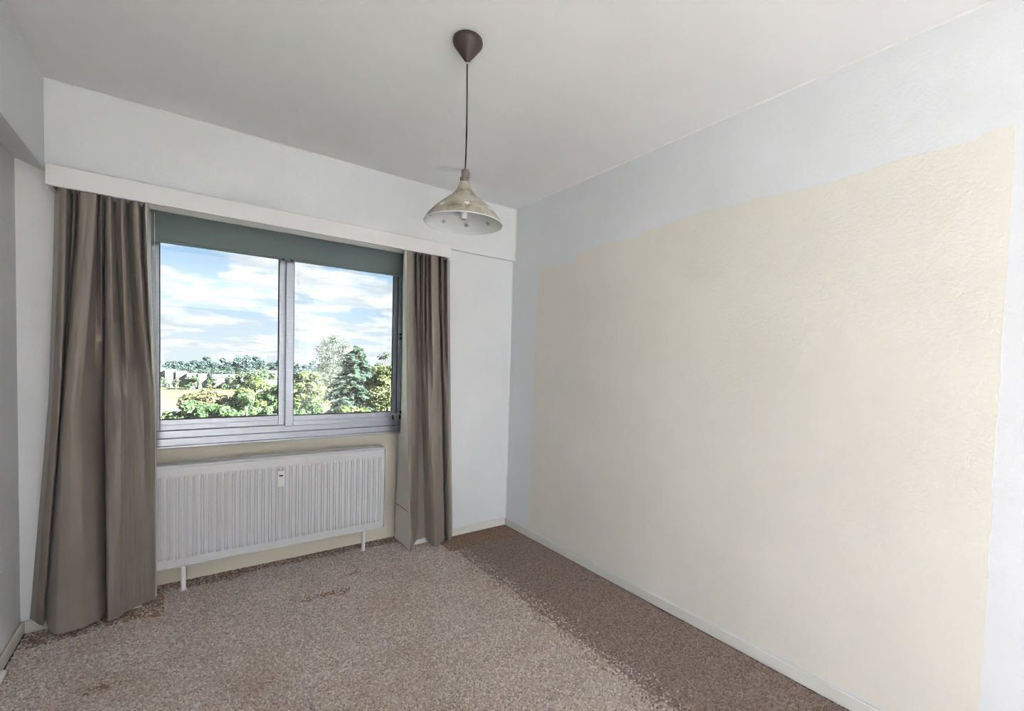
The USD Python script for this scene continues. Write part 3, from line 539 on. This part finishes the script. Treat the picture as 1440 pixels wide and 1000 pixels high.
def leaves(c, nrm, size, r, aspect=0.6, jitter=0.6):
    """Folded diamond leaves at the points c, facing roughly along nrm; two triangles each."""
    n = len(c); d = nrm + r.normal(0, jitter, (n, 3)); d /= np.linalg.norm(d, axis=1, keepdims=True) + 1e-9
    a = np.cross(d, r.normal(0, 1, (n, 3))); a /= np.linalg.norm(a, axis=1, keepdims=True) + 1e-9
    b = np.cross(d, a); sz = (size*r.uniform(0.6, 1.3, n))[:, None]
    v = np.stack([c - a*sz, c - b*sz*aspect + d*sz*0.15, c + a*sz, c + b*sz*aspect + d*sz*0.15], 1).reshape(-1, 3)
    k = (np.arange(n)*4)[:, None]
    return v, np.vstack([k + [[0, 1, 2]], k + [[0, 2, 3]]])
def lobes(shape, h, w, r):
    """Centres and radii of the foliage lobes of a crown of height h and half width w, base at z=0."""
    out = []
    for _ in range(shape.get('n', 16)):
        z = r.uniform(shape.get('low', 0.05), 0.92); prof = math.sin(math.pi*min(1, (z*0.86+0.10)))**0.7
        if shape.get('pointed'): prof = (1-z)**0.8*1.05+0.08
        a = r.uniform(0, 2*math.pi); rr = w*prof*math.sqrt(r.uniform(0.1, 1))*0.78
        out.append((rr*math.cos(a), rr*math.sin(a), z*h, w*r.uniform(0.20, 0.36)*(0.55+0.45*prof)))
    out.append((0, 0, h*0.90, w*(0.20 if shape.get('pointed') else 0.28)))
    if shape.get('pointed'): out += [(0, 0, h*q, w*(0.42-0.26*q)) for q in (0.45, 0.54, 0.63, 0.72, 0.80, 0.86)]
    return out
def broadleaf(name, loc, top, w, crown_h, mat_, label, nleaf=5000, size=0.14, seed=0, group=None, wispy=0.0, pointed=False, nl=36):
    r = np.random.default_rng(seed); x, y = loc; height = top - GZ
    t = thing(name, (x, y, GZ), label=label, cat='tree' if height > 4.5 else 'bush', group=group)
    z0 = height - crown_h; L = lobes({'n': nl, 'pointed': pointed}, crown_h, w, r)
    tr = [tube([(0, 0, 0), (0.03*w, 0, z0*0.5), (0, 0.04*w, z0+crown_h*0.35), (0, 0, z0+crown_h*0.8)], [0.16+0.03*w, 0.13+0.02*w, 0.09, 0.02], 8)]
    for (lx, ly, lz, lr) in L[:9]:
        zb = z0 + max(0.0, lz*0.45 - 0.1); tr.append(tube([(0, 0.02*w, zb), (lx*0.5, ly*0.5, (zb+z0+lz)/2+0.1), (lx, ly, z0+lz)], [0.06, 0.04, 0.012], 5))
    obj('trunk', cat(*tr), M['bark'], t, True)
    cs, ns = [], []
    per = nleaf//len(L)
    for (lx, ly, lz, lr) in L:
        d = r.normal(0, 1, (per, 3)); d /= np.linalg.norm(d, axis=1, keepdims=True)
        bump = 0.72 + 0.5*meshkit.noise(d*2.6 + 11*lx)[:, None]
        rad = lr*bump*(r.uniform(0.55, 1.0, (per, 1)) if not wispy else r.uniform(0.2, 1.15+wispy, (per, 1)))
        cs.append(np.array([lx, ly, z0+lz]) + d*rad*np.array([1, 1, 0.85])); ns.append(d + [0, 0, 0.5])
    c, n = np.vstack(cs), np.vstack(ns)
    keep = c[:, 2] < height + 0.15
    obj('foliage', leaves(c[keep], n[keep], size, r), M[mat_], t, False, tone=np.repeat(r.uniform(0, 1, int(keep.sum())), 4), kind='stuff')
    return t
def conifer(name, loc, top, w, mat_, label, seed=0, low=0.30):
    r = np.random.default_rng(seed); x, y = loc; height = top - GZ
    t = thing(name, (x, y, GZ), label=label, cat='tree')
    obj('trunk', tube([(0, 0, 0), (0, 0, height*0.6), (0, 0, height-0.1)], [0.30, 0.16, 0.02], 10), M['bark'], t, True)
    C_, N_ = [], []; lev = 46
    for k in range(lev):
        q = k/(lev-1); z = height*(low + (1-low)*0.985*q); rad = w*(1-q)**0.55*(0.9 + 0.25*r.uniform()) + 0.2
        nb = 7 if q < 0.8 else 5
        for b in range(nb):
            a = (b + r.uniform(-0.3, 0.3))*2*math.pi/nb + k*2.4; rb = rad*r.uniform(0.75, 1.12); m = int(60 + 150*rb/w)
            s = r.uniform(0.15, 1.0, m)**0.7; sp = r.normal(0, 0.16, m)*rb*(0.35+0.5*s)*(1.25-s)
            zz = z + r.uniform(-0.18, 0.18) + rb*(0.20*s - 0.30*s*s) + r.normal(0, 0.035, m)*1.3 - 0.02*np.abs(sp)
            C_.append(np.stack([rb*s*math.cos(a) - sp*math.sin(a), rb*s*math.sin(a) + sp*math.cos(a), zz], 1))
            N_.append(np.tile([0.25*math.cos(a), 0.25*math.sin(a), 1.0], (m, 1)))
    obj('foliage', leaves(np.vstack(C_), np.vstack(N_), 0.19, r, 0.5, 0.35), M[mat_], t, False, tone=np.repeat(r.uniform(0, 1, sum(map(len, C_))), 4), kind='stuff')
    return t

conifer('conifer', (11.0, 43.1), 2.5, 3.5, 'leaf_silver', 'tall silvery green conifer with layered boughs in the right pane', 3)
broadleaf('birch_tree', (12.3, 57.2), 4.35, 2.9, 8.5, 'leaf_grey', 'thin grey crowned tree rising behind the conifer', 3600, 0.14, 5, wispy=0.5, nl=24)
broadleaf('round_tree', (6.1, 40.2), 0.55, 1.9, 9, 'leaf_lime', 'rounded yellow green tree left of the conifer', 9000, 0.150, 6)
broadleaf('yellow_tree', (10.9, 34.0), 1.15, 2.3, 8.10, 'leaf_yellow', 'broad pale yellow tree at the right of the conifer', 11050, 0.138, 7, nl=40)
broadleaf('sprig_tree', (16.9, 51.8), 2.3, 1.30, 4.00, 'leaf_grey', 'sparse twiggy treetop behind the pale yellow tree', 765, 0.125, 8, wispy=0.8, nl=9)
broadleaf('lime_tree', (3.0, 46.7), -0.5, 2.34, 6.21, 'leaf_lime', 'bright yellow green tree standing before the distant cream houses', 7140, 0.163, 9)
broadleaf('leafy_tree', (4.1, 41.5), -0.9, 2.08, 6.75, 'leaf_green', 'mid green tree beside the window mullion, left pane', 7820, 0.163, 10)
broadleaf('rowan_tree', (-0.6, 48.9), -1.85, 3.25, 6.21, 'leaf_rust', 'rust tinged tree in front of the stubble field', 8840, 0.163, 12, nl=40)
broadleaf('bright_tree', (-1.9, 37.9), -1.85, 1.95, 5.67, 'leaf_green', 'fresh green tree low in the left pane', 7820, 0.150, 13)
broadleaf('dense_tree', (1.4, 36.8), -1.3, 1.95, 6.08, 'leaf_green', 'dense green tree between rust tinged tree and lime green tree', 7820, 0.150, 14)
broadleaf('low_bush', (-3.3, 44.0), -3.3, 1.17, 3.51, 'leaf_lime', 'low bright bush in the lower left corner of the left pane', 3060, 0.150, 15)
broadleaf('hedge_bush', (-0.3, 34.9), -2.15, 1.69, 4.05, 'leaf_green', 'low green bush under the rust tinged tree', 5100, 0.150, 16)
broadleaf('hedge_bush', (5.2, 33.2), -1.75, 1.82, 4.59, 'leaf_green', 'low green bush below the rounded yellow green tree', 5780, 0.150, 17)
broadleaf('hedge_bush', (7.5, 31.7), -2.1, 1.95, 4.32, 'leaf_lime', 'low lime green bush below the conifer', 5780, 0.138, 18)
broadleaf('hedge_bush', (3.0, 34.5), -2.0, 1.69, 4.32, 'leaf_green', 'low green bush at the foot of the window mullion', 5100, 0.150, 19)

def building(name, x0, x1, y, z1, depth, wall, roof, wins, label, cat_='building', zb=GZ, gable=0.0):
    b = thing(name, ((x0+x1)/2, y, zb), label=label, cat=cat_); hw, h = (x1-x0)/2, z1-zb
    obj('wall', bx(-hw, hw, 0, depth, 0, h), M[wall], b, False)
    if gable:
        obj('roof', trimesh.convex.convex_hull(np.array([(-hw-0.3, -0.3, h), (hw+0.3, -0.3, h), (-hw-0.3, depth+0.3, h), (hw+0.3, depth+0.3, h), (-hw-0.3, depth/2, h+gable), (hw+0.3, depth/2, h+gable)])), M[roof], b, False)
    else:
        obj('roof', rbx(-hw-0.15, hw+0.15, -0.15, depth+0.15, h-0.05, h+0.25, 0.04), M[roof], b, False)
    for (wx, wz, ww, wh) in wins:
        f = obj('window', bx(wx-ww/2, wx+ww/2, -0.08, 0.05, wz-wh/2, wz+wh/2), M['render_white'], b, False)
        obj('pane', bx(wx-ww/2+0.1, wx+ww/2-0.1, -0.10, -0.07, wz-wh/2+0.1, wz+wh/2-0.1), M['dark_opening'], f, False)
    return b
building('white_block', -15.5, -10.1, 258, -5.7, 9, 'render_white', 'roof_pale', [(-1.4, 6.3, 1.6, 0.9), (1.2, 6.3, 1.6, 0.9), (-1.4, 3.6, 1.6, 1.0), (1.2, 3.6, 1.6, 1.0)], 'tall pale block at the far left edge of the window')
building('white_block', -9.9, -6.2, 253, -6.3, 9, 'render_white', 'roof_pale', [(-0.7, 5.6, 1.4, 0.8), (0.9, 3.2, 1.2, 0.9)], 'white flat roofed block beside the tallest pale block')
building('white_block', -6.1, -2.5, 252, -6.9, 9, 'render_white', 'roof_pale', [(-0.6, 5.2, 1.3, 0.7), (0.8, 5.2, 0.9, 0.7), (0.2, 2.8, 1.6, 0.8)], 'lower white flat roofed block in the middle of the group')
building('white_block', -2.2, 1.5, 249, -7.6, 8, 'render_white', 'roof_grey', [(-0.9, 4.6, 0.9, 0.9)], 'small white building with one dark window and grey roof')
building('white_block', 1.7, 4.7, 247, -7.7, 7, 'render_white', 'roof_pale', [(0.9, 4.8, 0.6, 0.8)], 'small white building at the right end of the group')
sh = thing('open_shed', (-0.4, 237, GZ), label='low dark open shed with a white roof edge beyond the field', cat='shed')
obj('roof', rbx(-2.6, 2.5, -0.4, 4, 4.0, 4.5, 0.05), M['roof_pale'], sh, False)
obj('back_wall', bx(-2.4, 2.3, 3.6, 3.8, 0, 4.0), M['dark_opening'], sh, False)
for x in (-2.4, -0.8, 0.8, 2.2):
    obj('post', bx(x-0.12, x+0.12, 0, 0.24, 0, 4.0), M['roof_grey'], sh, False)
building('cream_house', 6.9, 12.4, 243, -8.6, 8, 'render_cream', 'roof_pale', [(-1.2, 4.2, 1.2, 1.0), (1.2, 4.2, 1.2, 1.0)], 'long cream house with pale roof right of the white blocks', 'house', gable=1.0)
building('cream_house', 13.2, 17.8, 241, -8.6, 8, 'render_cream', 'render_cream', [(-1.0, 4.0, 1.0, 1.0)], 'cream house with a cream roof behind the lime green tree', 'house', gable=1.1)
building('cream_house', 26.8, 32.6, 246, -7.2, 8, 'render_cream', 'render_cream', [(-1.5, 5.0, 1.0, 1.0), (0.6, 5.0, 1.0, 1.0)], 'cream house with a high gable beside the window mullion', 'house', gable=1.6)
building('white_house', 21.5, 29.6, 226, -9.9, 6, 'render_white', 'roof_pale', [(-2.0, 2.2, 1.2, 0.9), (1.5, 2.2, 1.2, 0.9)], 'long low white house just above the near trees', 'house', gable=0.7)
building('garden_shed', -5.1, -3.0, 67, -6.2, 3, 'render_cream', 'roof_grey', [(-0.4, 6.2, 0.5, 0.6)], 'small grey roofed shed at the lower left of the window', 'shed', gable=0.75)

# distant wood: five kinds of crown, copied along the ridge
def far_copy(src, loc, sc, rz):
    x = UsdGeom.Xform.Define(stage, path(src.GetName()))
    x.GetPrim().GetReferences().AddInternalReference(src.GetPath()); x.GetPrim().SetInstanceable(True)
    x.ClearXformOpOrder(); place_tree(x, loc, sc, rz); return x.GetPrim()
def place_tree(x, loc, sc, rz):
    x.ClearXformOpOrder()
    for op in ('xformOp:translate', 'xformOp:rotateZ', 'xformOp:scale'):
        if x.GetPrim().GetAttribute(op): pass
    x.AddTranslateOp(opSuffix='place').Set(Gf.Vec3d(*map(float, loc))); x.AddRotateZOp(opSuffix='place').Set(float(rz)); x.AddScaleOp(opSuffix='place').Set(Gf.Vec3f(*map(float, sc)))
KINDS = [('wood_tree', 'leaf_far', 4.2, 9.5, False), ('wood_tree', 'leaf_far', 3.4, 10.5, True), ('pale_tree', 'leaf_far_pale', 3.6, 8.0, False)]
LBL = {'wood_tree': ('dark green tree in the distant wood along the skyline', 'trees of the distant wood'), 'pale_tree': ('paler green tree standing among the far houses', 'paler trees among the far houses')}
protos = []
for k, (nm, m_, w, hh, pt) in enumerate(KINDS):
    p = broadleaf(nm, (0, 0), GZ+12.0, w*1.4, hh*1.1, m_, LBL[nm][0], 2000, 0.62, 40+k, group=LBL[nm][1], pointed=pt, nl=14); protos.append([p, False])
r5 = np.random.default_rng(21); spots = []
for az in np.arange(-14, 34, 0.85):
    for row, (D, h0) in enumerate(((322, 1.0), (300, 0.93), (282, 0.82), (268, 0.66))):
        a = math.radians(az + r5.uniform(-0.4, 0.4) + row*0.35); D2 = D + r5.uniform(-8, 8)
        hump = 1.0 + 0.16*math.exp(-((az-5.8)/3.0)**2) + 0.06*math.sin(az*1.7)
        spots.append((0 if r5.uniform() < 0.72 else 1, D2*math.sin(a), D2*math.cos(a), h0*hump*r5.uniform(0.86, 1.06)))
for px_, D, s_ in ((-2.0, 243, 0.42), (-0.9, 240, 0.35), (0.5, 238, 0.5), (1.9, 240, 0.45), (3.6, 236, 0.5), (4.6, 240, 0.62), (5.8, 232, 0.72), (6.6, 240, 0.80), (7.3, 246, 0.5), (2.7, 252, 0.52), (-2.6, 250, 0.5), (10.6, 240, 0.7), (11.6, 236, 0.62), (12.4, 244, 0.7), (0.0, 230, 0.22), (3.0, 228, 0.26), (4.2, 226, 0.24), (-1.6, 236, 0.25)):
    a = math.radians(px_); spots.append((2, D*math.sin(a), D*math.cos(a), s_))
for (k, x, y, s_) in spots:
    src, placed = protos[k]; x += EYE[0]; y += EYE[1]; sc = (s_*r5.uniform(0.95, 1.2), s_*r5.uniform(0.95, 1.2), s_)
    if not placed:
        place_tree(UsdGeom.Xform(src), (x, y, GZ), sc, r5.uniform(0, 360)); protos[k][1] = True
    else:
        far_copy(src, (x, y, GZ), sc, r5.uniform(0, 360))
